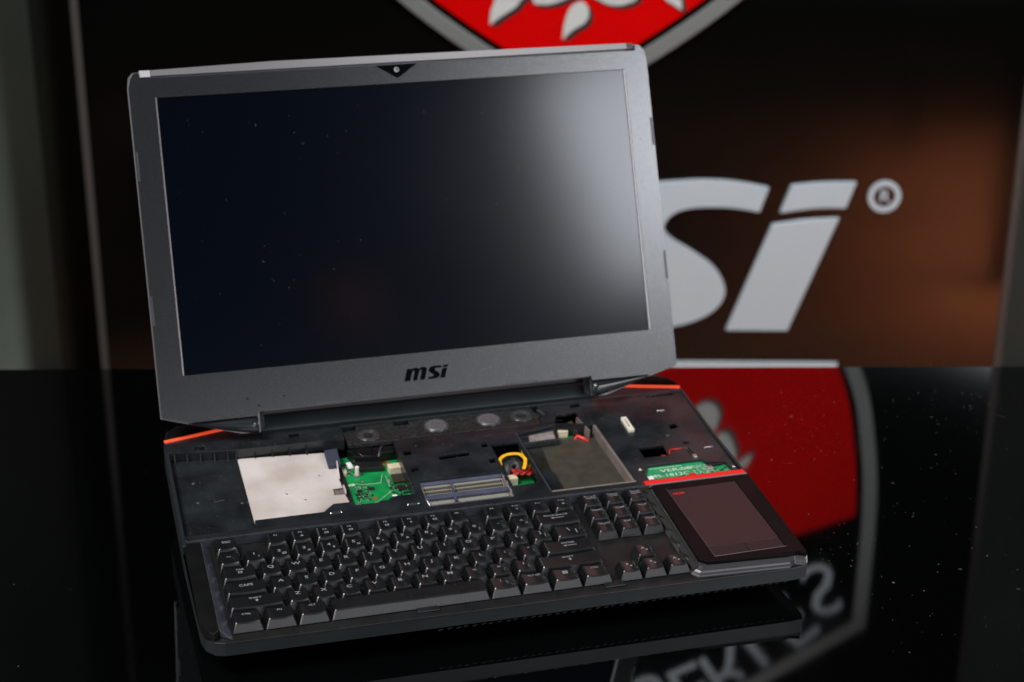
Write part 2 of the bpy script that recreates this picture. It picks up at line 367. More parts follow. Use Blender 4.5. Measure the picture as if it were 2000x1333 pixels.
# upper rim of the shell above z -8.6: left, right and rear walls
part('left_wall', B().prism([(-23, 107), (-22.4, 262), (-19.4, 262), (-20, 107)], -8.6, -0.6), 'side', bev=0.5)
part('right_wall', B().prism([(439.2, 112), (436.8, 181), (437.2, 262), (434.6, 262), (434.4, 181), (436.8, 112)], -8.6, -0.4), 'side', bev=0.5)
part('chassis_floor', B().prism([(-20, 113), (436, 113), (434, 290), (-16, 290)], -24, -22), 'inner')

# keyboard tray, front ledge, rims
part('keyboard_tray', B().prism([(-6, -11), (100, -12), (203, -13), (320, -13.5), (426, -14), (438, -12), (440, -5), (439, 112), (-21, 112), (-21, 8), (-18, -2), (-13, -8.5)], -10.5, -8.5), 'bed', bev=0.9, chamfer=True)
b = B().loft([[(-21.5, y0, -8.6), (-8.5, y0, -8.6), (0.6, y1, -8.3), (-8.8, y0, -1.2), (-20.5, y0+1, -1.6)] for y0, y1 in ((-3.5, -9.5), (112, 107))])
part('left_rim', B().prism([(-21.6, 112), (-9.2, 112), (-9.2, -3), (-13.5, -7.5), (-18.5, -2), (-21.4, 8)], -8.6, -1.4), 'black', bev=0.8)
b = B(); b.loft([[(-9.2, 112, -8.4), (-9.2, 112, -1.4), (-2, 106, -8.4)], [(-9.2, -3, -8.4), (-9.2, -3, -1.4), (0.3, -9.2, -8.4)]])
part('rim_chamfer', b, 'rim', bev=0.7, chamfer=True)
for x, y in ((142.5, -3.2), (285.5, -3.8)):
    part('lid_bumper', B().box(x-8, x+8, y-3.8, y+3.8, -8.5, -6.9), 'bed', bev=0.6)

# ---- keycaps
U = 19.05; TD = 13.6
def sag(x, wd): return -0.95*(1-(2*x/wd)**2)
key_mesh = {}
def keymesh(u, flat=False):
    k = (u, flat)
    if k in key_mesh: return key_mesh[k]
    bw = u*U-0.9; tw = u*U-6.3; n = 12 if u < 2 else 18; b = B()
    vs = []; 
    for i in range(n+1):
        x = -tw/2+tw*i/n; z = sag(x, tw) if not flat else -0.15; vs += [(x, z*2.6/8.2, z), (x, TD-z*1.8/8.45, z+0.25)]
    m0 = len(vs); vs += [(-bw/2, -2.6, -8.2), (bw/2, -2.6, -8.2), (bw/2, 15.4, -8.2), (-bw/2, 15.4, -8.2)]
    fs = [(2*i, 2*i+2, 2*i+3, 2*i+1) for i in range(n)]
    fs.append(tuple([m0, m0+1]+[2*i for i in range(n, -1, -1)])); fs.append(tuple([m0+2, m0+3]+[2*i+1 for i in range(n+1)]))
    fs.append((m0+3, m0, 0, 1)); fs.append((m0+1, m0+2, 2*n+1, 2*n)); fs.append((m0+3, m0+2, m0+1, m0))
    b.add(vs, fs); key_mesh[k] = mesh('keycap', b, M['key']); return key_mesh[k]
def keycap(xu, row, u, legs, flat=False):
    cx_ = (xu+u/2)*U; y0 = row*U
    zoff = [0.0, -0.5, -0.7, -0.4, 0.2, 0.7][row]; tilt = [2, 1, 0, -3, -5, -6][row]
    fr = DECK @ Matrix.Translation((cx_*S, y0*S, zoff*S))
    k = obj('keycap', keymesh(u, flat), None, laptop, fr)
    md = k.modifiers.new('bevel', 'BEVEL'); md.width = 0.8*S; md.segments = 1; md.limit_method = 'ANGLE'; md.angle_limit = math.radians(28)
    tw = u*U-6.3; b = B()
    for (t, lx, ly, sz, *r) in legs:
        if isinstance(t, str): v, f = glyphs(t, sz, r[0] if r else 1.15, 0.018)
        else: v, f = t
        b.add([(x+lx, y+ly, (sag(x+lx, tw) if not flat else -0.15)+0.25*(y+ly)/TD+0.09) for x, y in v], f)
    if b.v: obj('legend', b, M['legend'], k, fr)
def ico(kind):
    b = B()
    if kind == 'arrow_left': b.add([(-5.5,0,0),(-3,1.2,0),(-3,.35,0),(5.5,.35,0),(5.5,-.35,0),(-3,-.35,0),(-3,-1.2,0)], [(0,2,1),(0,6,5),(2,5,4,3),(0,5,2)])
    if kind == 'up': b.add([(0,1.6,0),(1.6,0,0),(.6,0,0),(.6,-1.4,0),(-.6,-1.4,0),(-.6,0,0),(-1.6,0,0)], [(0,6,5),(0,2,1),(0,5,2),(5,4,3,2)])
    if kind == 'win':
        for x in (-2.0, 0.15):
            for y in (-1.8, 0.15): b.add([(x,y,0),(x+1.85,y,0),(x+1.85,y+1.65,0),(x,y+1.65,0)], [(0,1,2,3)])
    if kind == 'box': b.add([(-1.6,-1.1,0),(1.6,-1.1,0),(1.6,1.1,0),(-1.6,1.1,0),(-.9,-.5,0),(.9,-.5,0),(.9,.5,0),(-.9,.5,0)], [(0,1,5,4),(1,2,6,5),(2,3,7,6),(3,0,4,7)])
    if kind == 'tri': b.add([(-1.5,-1,0),(1.5,-1,0),(0,1.4,0)], [(0,1,2)])
    if kind == 'dot': b.add([(0.9*math.cos(i*math.pi/4), 0.9*math.sin(i*math.pi/4), 0) for i in range(8)], [tuple(range(8))])
    return [(x, y) for x, y, z in b.v], b.f
def F(t, i=None):
    L = [(t, -0.3, 10.8, 1.8, 1.35)]
    if i: L.append((ico(i), 0.4, 6.4, 0) if i in ('box', 'tri', 'dot', 'up') else (i, 0.4, 6.6, 2.8))
    return L
def two(a, c): return [(a, -0.6, 9.2, 3.1, 1.35), (c, 2.7, 5.4, 2.3, 1.2)]
def one(a): return [(a, -0.4, 9.3, 3.3, 1.35)]
def word(t, s=1.9, y=9.6): return [(t, 0, y, s, 1.1)]
keycap(0, 5, 1, word('ESC', 2.7))
for i, (t, ic) in enumerate((('F1', None), ('F2', 'tri'), ('F3', 'box'), ('F4', 'box'), ('F5', 'box'), ('F6', 'dot'), ('F7', 'box'), ('F8', None), ('F9', None), ('F10', '+'), ('F11', None), ('F12', 'tri'))):
    keycap([2, 3, 4, 5, 6.5, 7.5, 8.5, 9.5, 11, 12, 13, 14][i], 5, 1, F(t, ic))
keycap(15.25, 5, 1, [('PRT SCR', 0, 10.6, 1.7, 1.1), ('SYSRQ', 0.3, 8.2, 1.7, 1.2)])
keycap(16.25, 5, 1, [('SCROLL', 0, 10.6, 1.7, 1.1), ('LOCK', 0.3, 8.2, 1.7, 1.2)])
keycap(17.25, 5, 1, [('PAUSE', 0, 10.6, 1.7, 1.2), ('BREAK', 0.3, 8.2, 1.7, 1.2)])
for i, (a, c) in enumerate((('~', '`'), ('1', '!'), ('2', '@'), ('3', '#'), ('4', '$'), ('5', '%'), ('6', '^'), ('7', '&'), ('8', '*'), ('9', '('), ('0', ')'), ('-', '_'), ('+', '='))): keycap(i, 4, 1, two(a, c))
keycap(13, 4, 2, [('BACKSPACE', -1, 10.4, 2.0, 1.3), (ico('arrow_left'), -0.5, 7.0, 0)])
for i, t in enumerate(('INSERT', 'HOME', 'PGUP')): keycap(15.25+i, 4, 1, word(t, 1.9, 10.2))
keycap(0, 3, 1.5, [('TAB', 0.5, 10.4, 2.0, 1.2), (ico('box'), 0.5, 7.0, 0)])
for i, t in enumerate('QWERTYUIOP'): keycap(1.5+i, 3, 1, one(t))
keycap(11.5, 3, 1, two('[', '{')); keycap(12.5, 3, 1, two(']', '}')); keycap(13.5, 3, 1.5, [('\\', -1.5, 8.6, 4.4, 1.3), ('|', 4.2, 6.0, 4.0, 1.3)])
for i, t in enumerate(('DELETE', 'END', 'PGDN')): keycap(15.25+i, 3, 1, word(t, 1.9, 10.2))
keycap(0, 2, 1.75, word('CAPS', 2.9, 9.0))
for i, t in enumerate('ASDFGHJKL'): keycap(1.75+i, 2, 1, one(t))
keycap(10.75, 2, 1, two(';', ':')); keycap(11.75, 2, 1, two('"', "'")); keycap(12.75, 2, 2.25, [('ENTER', 0, 10.2, 2.0, 1.3), (ico('arrow_left'), 0.6, 6.8, 0)])
keycap(0, 1, 2.25, [('SHIFT', -0.5, 10.4, 1.8, 1.5), (ico('up'), 0.4, 7.3, 0)])
for i, t in enumerate('ZXCVBNM'): keycap(2.25+i, 1, 1, one(t))
keycap(9.25, 1, 1, two('<', ',')); keycap(10.25, 1, 1, two('>', '.')); keycap(11.25, 1, 1, two('?', '/')); keycap(12.25, 1, 2.75, [('SHIFT', -1, 10.4, 1.8, 1.5), (ico('up'), 0, 7.3, 0)])
keycap(0, 0, 1.25, word('CTRL', 1.9, 10.2)); keycap(1.25, 0, 1.25, word('FN', 2.0, 10.4)); keycap(2.5, 0, 1.25, word('ALT', 1.9, 10.8))
keycap(3.75, 0, 6.25, [], flat=True)
keycap(10, 0, 1.25, [('|', -2.2, 9.6, 2.4), ('\\', 2.2, 7.0, 3.0)]); keycap(11.25, 0, 1.25, word('ALT GR', 1.9, 10.6)); keycap(12.5, 0, 1.25, [(ico('win'), 0.2, 9.4, 0)]); keycap(13.75, 0, 1.25, word('CTRL', 1.7, 10.4))
ua = [(ico('tri'), -0.8, 9.3, 0), (ico('dot'), 1.6, 6.6, 0)]
keycap(15.25, 0, 1, ua); keycap(16.25, 0, 1, ua); keycap(17.25, 0, 1, ua); keycap(16.25, 1, 1, ua)

# ---- trim bar across the base and the red accent
part('trim_bar', B().box(-20.5, 350, 113.0, 119.2, -8, 0.2), 'gloss', bev=0.5)
part('trim_groove', B().box(-17, 347, 115.3, 116.4, 0.1, 0.55), 'inner')
part('trim_edge', B().box(-20, 352.8, 112.0, 112.9, -8.4, -0.4), 'rim', bev=0.25)
part('red_strip', B().prism([(350.3, 112.9), (437.6, 112.9), (437.2, 119.0), (350.3, 118.6)], -8, 0.5), 'redstrip', bev=0.5)
part('red_strip_edge', B().box(353, 438, 111.5, 112.6, -2, 0.55), 'silver', bev=0.25)

# ---- touchpad module
r0 = [(347.2, 111.4), (347.2, 100), (346.4, -4), (351, -9.6), (424, -13.1), (428, -10), (437.5, -12.3), (440.2, -9), (439.2, 111.4)]
def tr(dx0, dyf, z):   # rings of the raised module
    return [(347.2+dx0, 111.4, z), (347.2+dx0, 100, z), (346.4+dx0*1.15, -4+dyf*0.35, z), (351+dx0*0.75, -9.6+dyf, z), (424+1.5*dyf/7, -13.1+dyf, z), (429+1.0*dyf/7, -9.8+dyf*0.62, z), (437.4, -12.3+dyf*0.55, z), (440.0, -9+dyf*0.4, z), (439.2, 111.4, z)]
b = B().loft([tr(0, 0, -8.5), tr(0.4, 0.2, -7.4), tr(2.5, 2.4, -6.0), tr(3.0, 2.6, -5.2), tr(7.0, 6.2, -3.0)], cap0=False, cap1=True)
module = part('touchpad_body', b, 'tpmetal', bev=0.4, ang=22, chamfer=True)
tp = [(364.6, 103.2), (424.4, 104.2), (426.8, 4.6), (367.8, 3.4)]
topo = [(355.6, 111.3), (354.6, 100), (354.2, 3), (360.2, -2.6), (425, -6.2), (431, -5.0), (438.2, -8.2), (439.6, -5), (439.1, 111.3)]
frame = part('touchpad_frame', B().prism(topo, -3.2, 0.0, [tp]), 'tpframe', bev=0.3)
def lerp(a, c, t): return (a[0]+(c[0]-a[0])*t, a[1]+(c[1]-a[1])*t)
g = 0.5
pL = lerp(tp[3], tp[0], 0.137); pR = lerp(tp[2], tp[1], 0.122); pM = lerp(pL, pR, 0.5); bM = lerp(tp[3], tp[2], 0.49)
ins = lambda p: (p[0]+(0.35 if p[0] < 395 else -0.35), p[1]+(0.35 if p[1] < 50 else -0.35))
pad = part('touchpad', B().prism([ins(tp[0]), ins(tp[1]), (pR[0]-0.35, pR[1]+0.2), (pL[0]+0.35, pL[1]+0.2)], -1.6, -0.45), 'tp', bev=0.2)
part('touchpad_button', B().prism([(pL[0]+0.35, pL[1]-0.15), (pM[0]-0.2, pM[1]-0.15), (bM[0]-0.2, bM[1]+0.35), ins(tp[3])], -1.6, -0.5), 'tpbtn', bev=0.25)
part('touchpad_button', B().prism([(pM[0]+0.2, pM[1]-0.15), (pR[0]-0.35, pR[1]-0.15), ins(tp[2]), (bM[0]+0.2, bM[1]+0.35)], -1.6, -0.5), 'tpbtn', bev=0.25)
v, f = glyphs('NUM', 2.6, 1.2, 0.02); obj('mode_mark', B().add([(x+372.4, y+95.6, -0.38) for x, y in v], f), M['redlogo'], pad, DECK)
part('pad_rim', B().prism([(364.3, 103.6), (364.9, 103.6), (368.2, 3.2), (367.5, 3.0)], -0.6, 0.12), 'tpmetal')
part('pad_rim', B().prism([(367.5, 2.8), (367.5, 3.3), (427.2, 4.5), (427.2, 4.0)], -0.6, 0.12), 'silver')
# divider with the wavy edge between keys and touchpad
b = B(); pts = [(354.6, 111), (354.0, 2), (351.5, -3), (347.6, -3)]
left = []
for k in range(6):
    y = -0.5+k*19.05
    left += [(347.4, y), (347.2, y+7.5), (349.6, y+9.5), (350.2, y+12.5), (349.6, y+15.5)]
b.prism(pts[:1]+[(347.8, 111)]+spline(left, 4, closed=False)[::-1]+pts[:0:-1], -8.4, -3.4)
part('keyboard_divider', b, 'divider', bev=0.5)

# ---- exposed deck ------------------------------------------------------------
# lower left floor with ribs
part('left_floor', B().prism([(-20.4, 119.3), (34.9, 119.3), (34.9, 240.6), (-20.4, 246.5)], -10, -8), 'gloss', bev=0.2)
part('back_rail', B().prism([(-21.9, 247.6), (35, 240.9), (112, 240.8), (125.8, 238), (126.6, 251.6), (126.6, 262), (57, 263.3), (-10, 262), (-22, 262)], -10, 0, [[(81.0, 258.4), (90.3, 258.3), (89.7, 252.0), (81.3, 250.9)], [(1.3, 254.0), (10.3, 253.0), (9.5, 246.9), (1.1, 247.9)]]), 'gloss', bev=0.4)
for x, y in ((-15.1, 246.3), (-5.0, 245.3), (5.7, 244), (17.1, 242.8), (27.9, 241.6), (34.5, 240.9)):
    b = B().loft([[(x-0.45+d, y+0.3, -8), (x-0.45+d, y-3.4, -8), (x-0.45+d, y-1.4, -0.4), (x-0.45+d, y+0.3, -0.4)] for d in (0, 0.9)])
    part('rib', b, 'gloss')
for x, y, r in ((-4.1, 208.7, 1.5), (-3.9, 178.1, 1.3), (30.3, 170.3, 1.3), (35, 170, 0.8)):
    part('moulding_pip', B().lathe(x, y, [(r, -8), (r*0.8, -7.5), (0.05, -7.3)], 12), 'rim', smooth=True)
part('clip', B().tube([(9, 175, -8.4), (9, 175.4, -7.4), (16.5, 177, -7.4), (16.8, 176.6, -8.4)], 0.3, 6), 'rim')
# pale metal plate of the battery bay
PL = [(35.6, 240.2), (107.6, 234.4), (113.9, 210.1), (112.1, 189.9), (112.5, 176.9), (104.5, 176.6), (104.2, 166.5), (112.6, 166.0), (113.9, 154.1), (100.9, 154.4), (91.7, 144.2), (90.5, 121.0), (35.9, 121.0)]
hol = [circ(67.4, 177.1, 1.1), circ(80.4, 165.2, 1.1), circ(97.5, 199.1, 1.1)]
plate = part('metal_plate', B().prism(PL, -9.4, -8.4, hol), 'alu', bev=0.25)
for cx_, cy_ in ((67.4, 177.1), (80.4, 165.2), (97.5, 199.1)):
    obj('dimple_ring', B().lathe(cx_, cy_, [(2.3, -8.38), (1.9, -8.2), (1.35, -8.3), (1.15, -8.8)], 20), M['alu'], plate, DECK, smooth=True)
obj('flange', B().loft([[(113.6+d, 210, -8.4), (112.2+d, 190.5, -8.4), (112.6+d, 200, -3.4), (113.4+d, 209, -2.2)] for d in (0, 0.8)]), M['alu'], plate, DECK)
obj('flange', B().loft([[(112.6+d, 177, -8.4), (112.8+d, 166, -8.4), (113+d, 168, -5.6), (112.8+d, 176, -5.4)] for d in (0, 0.8)]), M['alu'], plate, DECK)
part('plate_underside', B().prism([(34.9, 119.3), (118, 119.3), (118, 240), (34.9, 240.4)], -12.4, -11.4), 'inner')
for x, y in ((50, 239.0), (64.4, 237.9), (78.6, 236.8), (92.8, 235.6)):
    part('rib', B().loft([[(x+d, y+2.2, -8.3), (x+d, y-1.6, -8.3), (x+d, y+0.4, -5.0), (x+d, y+2.2, -5.0)] for d in (0, 0.9)]), 'gloss')
part('front_cover', B().prism([(35.2, 119.3), (168.8, 119.3), (169.8, 143), (147, 143.4), (140, 137.0), (117.0, 137.2), (114.6, 142.2), (99.0, 142.8), (89.9, 132.6), (35.2, 132.4)], -8.0, -1.2), 'gloss', bev=0.5)
for x, y in ((99, 129.3), (160.5, 128.4)):
    cl = part('clip_slot', B().prism(circ(x, y, 5.2, 1.6, 18), -1.3, -0.9), 'rim', bev=0.15)
    for s_ in (-4.2, 4.2): obj('glint_pip', B().lathe(x+s_, y, [(1.0, -0.9), (0.7, -0.45), (0.05, -0.35)], 10), M['screw'], cl, DECK, smooth=True)
part('plate_recess_shade', B().prism([(103.6, 165.6), (113, 165.2), (113.2, 177.4), (103.8, 177.6)], -11.3, -10.4), 'baywall')  # shadowed metal under the notch: its shade is put into the browner colour
part('foam_block', B().prism([(107.0, 231.2), (118.0, 232.6), (116.8, 206.5), (106.4, 207)], -8.3, -4), 'foam', bev=0.6)

# main deck plate with its openings
H = {
 'ram': [(171.9, 161.9), (171.4, 121.6), (242.4, 121.6), (242.8, 161.2)],
 'cable': [(243.9, 205.4), (268.2, 205.2), (268.6, 152), (265.6, 138), (245.0, 137)],
 'bay': [(273.4, 121.6), (344.6, 121.6), (341, 219.4), (333.4, 220), (330.8, 244), (312.4, 241.4), (307, 226.8), (270.8, 218.8)],
 'centre': [(196.9, 196.7), (223.1, 198.6), (222.9, 191.8), (196.8, 190.0)],
 's1': [(237.0, 210.2), (241.9, 209.6), (241.4, 202.1), (236.0, 202.5)], 's2': [(236.1, 183.6), (242.1, 184.0), (241.1, 176.5), (236.0, 176.0)],
 's3': [(169.6, 210.7), (176.3, 210.0), (177.0, 204.0), (169.5, 203.1)], 's4': [(170.5, 183.6), (177.2, 183.0), (176.7, 176.6), (170, 176.2)],
 'a': [(329.7, 257.6), (338.5, 258.4), (338.2, 252.5), (328.9, 251.4)], 'b': [(403.0, 205.7), (410.0, 206.2), (410.5, 198.9), (402.3, 196.6)],
 'c': circ(407, 172.4, 3.4, 2.1, 12)[::-1], 'd': [(363.9, 173.1), (386.4, 172.6), (385.4, 155.6), (364.2, 156.4)],
 'e': [(398.8, 257.5), (426.1, 259.2), (425.6, 254.9), (400.6, 254.9)],
 'pcb2': [(356.4, 121.4), (356.4, 131), (362.6, 144.0), (409.9, 143.9), (412.6, 138.7), (427.7, 135.3), (430.6, 121.4)],
 'w': [(402.6, 164.2), (406.6, 164), (407.6, 150.6), (404.6, 149.6)],
}
deck = part('deck_plate', B().prism([(168.8, 119.4), (434, 119.4), (433.4, 181), (434.2, 262), (300.8, 262), (300.8, 246), (296.4, 238.2), (296.4, 229.8), (167.2, 229.4)], -3.6, -1.0, list(H.values())), 'gloss', bev=0.35)
# side walls standing under the deck openings
part('deck_skirt', B().box(165.4, 168.6, 143.2, 229, -14, -1.4), 'gloss', bev=0.4)
def wallrun(name, pts, z0, z1, th, m_):
    for i in range(len(pts)-1):
        (x0, y0), (x1, y1) = pts[i], pts[i+1]; L = math.hypot(x1-x0, y1-y0); nx_, ny_ = (y1-y0)/L*th, -(x1-x0)/L*th
        part(name, B().prism([(x0, y0), (x1, y1), (x1+nx_, y1+ny_), (x0+nx_, y0+ny_)], z0, z1), m_)
# speaker strip
spk = part('speaker_strip', B().prism([(126.9, 251.6), (138.2, 253.6), (139.6, 259.9), (171.4, 260.6), (171.6, 253.6), (184.2, 253.6), (185.6, 261.0), (293.2, 260.6), (295.2, 251.1), (300, 246.1), (295.8, 238.7), (295.6, 230.6), (179.6, 231.2), (168, 230), (127.7, 230.9)], -5, -0.9), 'dustdeck', bev=0.4)
for cx_, cy_, kind in ((146.8, 242.3, 0), (206.8, 246.4, 1), (253.2, 246.6, 1), (282.6, 246.8, 0)):
    r = 9.6 if kind else 8.0
    s_ = part('speaker_ring', B().lathe(cx_, cy_, [(r+1.6, -0.88), (r+1.4, -0.3), (r+0.5, -0.2), (r+0.1, -0.6)], 32), 'speakerdark', smooth=True)
    if kind: pr = [(r+0.1, -0.6), (r-0.6, 0.1), (r-1.4, 0.5), (r-2.6, 0.15), (r*0.4, 0.3), (0.05, 0.35)]
    else: pr = [(r+0.1, -0.7), (r-0.7, 0.0), (r-1.7, 0.3), (r-2.6, -0.3), (r-4.2, -1.5), (0.05, -2.0)]
    obj('cone', B().lathe(cx_, cy_, pr, 32), M['speaker' if kind else 'speakerdark'], s_, DECK, smooth=True)
part('strip_clip', B().prism([(297.8, 253), (300.6, 252.6), (303.2, 243.6), (300.4, 243.8)], -1, 0.4), 'rim', bev=0.2)
# black drive carrier over the main board
part('carrier_block', B().prism([(126, 229.6), (165.2, 228.8), (165.2, 219.4), (152, 219.2), (151.4, 214), (130, 217)], -14, -5.2), 'black', bev=0.4)
part('carrier_block', B().prism([(129.6, 216.4), (151.2, 213.4), (151.6, 203), (128.8, 205.4)], -14.2, -9.5), 'bed', bev=0.4)
part('carrier_arm', B().tube([(150, 214, -6), (152.6, 222, -4.6), (155, 226, -3)], 0.9, 8), 'rim', smooth=True)
part('carrier_arm', B().tube([(131, 228, -4.2), (137, 217, -5.4), (143, 216.6, -5.4), (147, 227, -4.2)], 0.6, 8), 'black', smooth=True)

def board(poly, z, m_='pcb', n=60, seed=1, area_=None, chips=()):
    rnd = random.Random(seed)
    o = part('circuit_board', B().prism(poly, z-1.6, z), m_)
    b = B(); c = B(); (x0, x1, y0, y1) = area_[0]
    for i in range(n):
        x0, x1, y0, y1 = rnd.choice(area_); x = rnd.uniform(x0, x1); y = rnd.uniform(y0, y1)
        if rnd.random() < 0.6: b.rbox(x, y, rnd.choice((0.7, 1.1, 1.8)), 0.6, z, z+0.35, rnd.choice((0, math.pi/2)))
        else: c.rbox(x, y, rnd.choice((1.4, 2.2)), 1.1, z, z+0.8, rnd.choice((0, math.pi/2)))
    tag(obj('solder_pads', b, M['solder'], o, DECK), kind='stuff'); tag(obj('tiny_components', c, M['chip'], o, DECK), kind='stuff')
    for (x0, x1, y0, y1, h, mm, nm) in chips: obj(nm, B().box(x0, x1, y0, y1, z, z+h), M[mm], o, DECK, bev=0.15)
    return o
mb = board([(113, 143.6), (168.8, 143.6), (165.2, 229), (118, 232)], -14, 'pcb', 260, 3,
     [(116, 128, 200, 222), (124, 136, 168, 184), (122, 132, 160, 172), (152, 166, 172, 180), (150, 165, 152, 172), (116, 126, 150, 158)],
     [(155.5, 167, 198.5, 206.5, 5.0, 'cream', 'connector'), (155.8, 167.4, 181, 193.5, 2.4, 'chipgrey', 'chip'), (157.5, 164.5, 170, 176.5, 1.4, 'chip', 'chip'), (118, 121.5, 205, 211, 2, 'cream', 'connector'), (151, 155, 156, 165, 0.6, 'white', 'label_sticker'), (134, 139, 176, 180, 0.9, 'chip', 'chip')])
b = B()
for i in range(10): b.box(156+i*1.12, 156.5+i*1.12, 194.2, 198.6, -13.9, -12.9)
tag(obj('connector_pins', b, M['solder'], mb, DECK), kind='stuff')
obj('label_sticker', B().prism([(123.4, 221.4), (127.4, 222), (128.6, 212.6), (124.6, 212)], -14, -12.6), M['white'], mb, DECK)
obj('copper_ring', B().prism(circ(156.3, 215.6, 3.5, 3.2, 20), -14, -13.7, [circ(156.3, 215.6, 1.4, 1.4, 12)]), M['copper'], mb, DECK)
obj('copper_ring', B().prism(circ(136.6, 163.2, 2.3, 2.1, 20), -14, -13.7), M['copper'], mb, DECK)
obj('standoff_post', B().cyl(129, 201, -14, -5.2, 1.7, 16), M['ivory'], mb, DECK, bev=0.3)
obj('standoff_post', B().cyl(129, 201, -14, -12.6, 3.0, 16), M['sticker'], mb, DECK, bev=0.3)
b = B()                                            # trace outlines printed on the board
for (x0, y0, x1, y1) in ((140, 160, 152, 172), (152, 172, 152, 196), (132, 186, 146, 186), (122, 190, 132, 186), (140, 160, 128, 152), (146, 186, 150, 200)):
    L = math.hypot(x1-x0, y1-y0); px_, py_ = (y1-y0)/L*0.12, -(x1-x0)/L*0.12
    b.prism([(x0-px_, y0-py_), (x1-px_, y1-py_), (x1+px_, y1+py_), (x0+px_, y0+py_)], -14, -13.93)
for k in range(9): b.box(149.5, 152.2, 150.6+k*0.62, 150.9+k*0.62, -14, -13.93)
for k in range(6): b.box(119.5+k*0.9, 120.0+k*0.9, 186, 189, -14, -13.93)
obj('traces', b, M['silk'], mb, DECK)
rnd = random.Random(31)
for k, (x, y, sx_, sy_, mm) in enumerate(((126.5, 176.5, 4.2, 2.6, 'chip'), (124, 171, 3, 2, 'chip'), (160, 152.5, 3.6, 2.4, 'chip'), (154, 152, 2, 3.6, 'sticker'), (121, 218, 3, 1.6, 'chip'), (124, 208.5, 2.6, 2.2, 'latch'), (131.5, 190, 2, 1.4, 'latch'), (152.8, 186, 1.6, 5, 'sticker'), (163, 166, 4.6, 2, 'chip'), (165, 158, 2.2, 2.2, 'latch'))):
    obj('chip' if mm == 'chip' else 'connector', B().box(x-sx_/2, x+sx_/2, y-sy_/2, y+sy_/2, -14, -12.9), M[mm], mb, DECK, bev=0.12)
# black inner cover with white print beside the memory slot
part('inner_cover', B().prism([(137, 143.6), (170.2, 143.8), (170.2, 153), (147.5, 152.6), (146.8, 148.6), (137, 148)], -12, -7.4), 'black', bev=0.4)

# memory slot
ms = part('memory_slot', B().box(172.2, 242.2, 121.8, 161.6, -15, -12.4), 'slotpale')
for k, (y0, y1, z) in enumerate(((157.6, 161.4, -3.2), (136.8, 142.6, -3.8), (128.2, 130.2, -5.4))):
    obj('slot_bar', B().box(173.2, 241.2, y0, y1, -12, z), M['slotbar'], ms, DECK, bev=0.4)
obj('contact_wall', B().loft([[(x, 143, -8.0), (x, 157.5, -5.2), (x, 157.5, -12.2), (x, 143, -12.2)] for x in (173.4, 241)]), M['slotpale'], ms, DECK)
obj('contact_wall', B().loft([[(x, 130.4, -8.0), (x, 136.6, -6.6), (x, 136.6, -12.2), (x, 130.4, -12.2)] for x in (173.4, 241)]), M['slotpale'], ms, DECK)
b = B()
for i in range(36):
    x = 175.2+i*1.82
    if 197.2 < x < 199.6: continue
    for y in (148.0, 152.4):
        z = -8.0+(y-143)*0.193; b.box(x, x+1.1, y, y+3.0, z-0.4, z+0.75)
tag(obj('slot_pins', b, M['pin'], ms, DECK), kind='stuff')
for x, y0, y1 in ((198.1, 144, 160.6), (196.3, 131, 141)): obj('slot_key', B().box(x-0.7, x+0.7, y0, y1, -9, -2.9), M['slotbar'], ms, DECK, bev=0.2)
for x in (171.9, 241.9):
    obj('latch', B().box(x-0.5, x+0.5, 121.9, 162.6, -11, -2.2), M['latch'], ms, DECK, bev=0.3)
    obj('latch_hook', B().tube([(x, 160, -2.4), (x+1.6, 151, -1.6), (x+0.2, 141, -2.2), (x+1.4, 124, -2.2)], 0.5, 6), M['latch'], ms, DECK, smooth=True)
# small board and cables between slot and drive bay
cb = board([(243.5, 137), (269.5, 137), (269.5, 172), (243.5, 176)], -13.5, 'pcb', 50, 8, [(245, 262, 139, 152)], [(246.5, 255, 157, 163.6, 6.5, 'cream', 'connector'), (257, 268, 140, 148, 1.0, 'chip', 'chip')])
part('cable_well', B().prism([(243.9, 205), (268.4, 205), (268.8, 172), (243.9, 176)], -18, -15), 'inner')
loop = spline([(245.2, 176), (246.4, 183), (251.0, 187.4), (257, 188.2), (263.6, 185.4), (266.6, 178), (264.4, 170), (262, 165)], 6, closed=False)
part('yellow_tape', B().strip([(x, y, -2.0-0.12*abs(i-24)) for i, (x, y) in enumerate(loop)], 2.9, 1.2), 'yellow', bev=0.3)
part('cable_bundle', B().tube([(248, 166, -10), (251, 175, -5.5), (257, 178.6, -4.6), (261, 174, -6), (257, 164, -10)], [3.4, 4.2, 4.4, 4.0, 3], 12), 'wireblack', smooth=True)
for k in range(8):
    off = k*1.25; ph = k*1.1
    pts = [(252+i*1.0, 168.6-off*0.9+0.9*math.sin(i*1.15+ph), -4.2-0.16*i+0.9*math.cos(i*1.15+ph)) for i in range(18)]
    part('wire', B().tube(pts, 0.5, 6), 'wirered' if k % 3 else 'wireblack', smooth=True)
part('yellow_tape', B().strip([(269.0, 196, -8), (269.4, 182, -9), (269.8, 172, -10)], 0.8, 6), 'yellow')

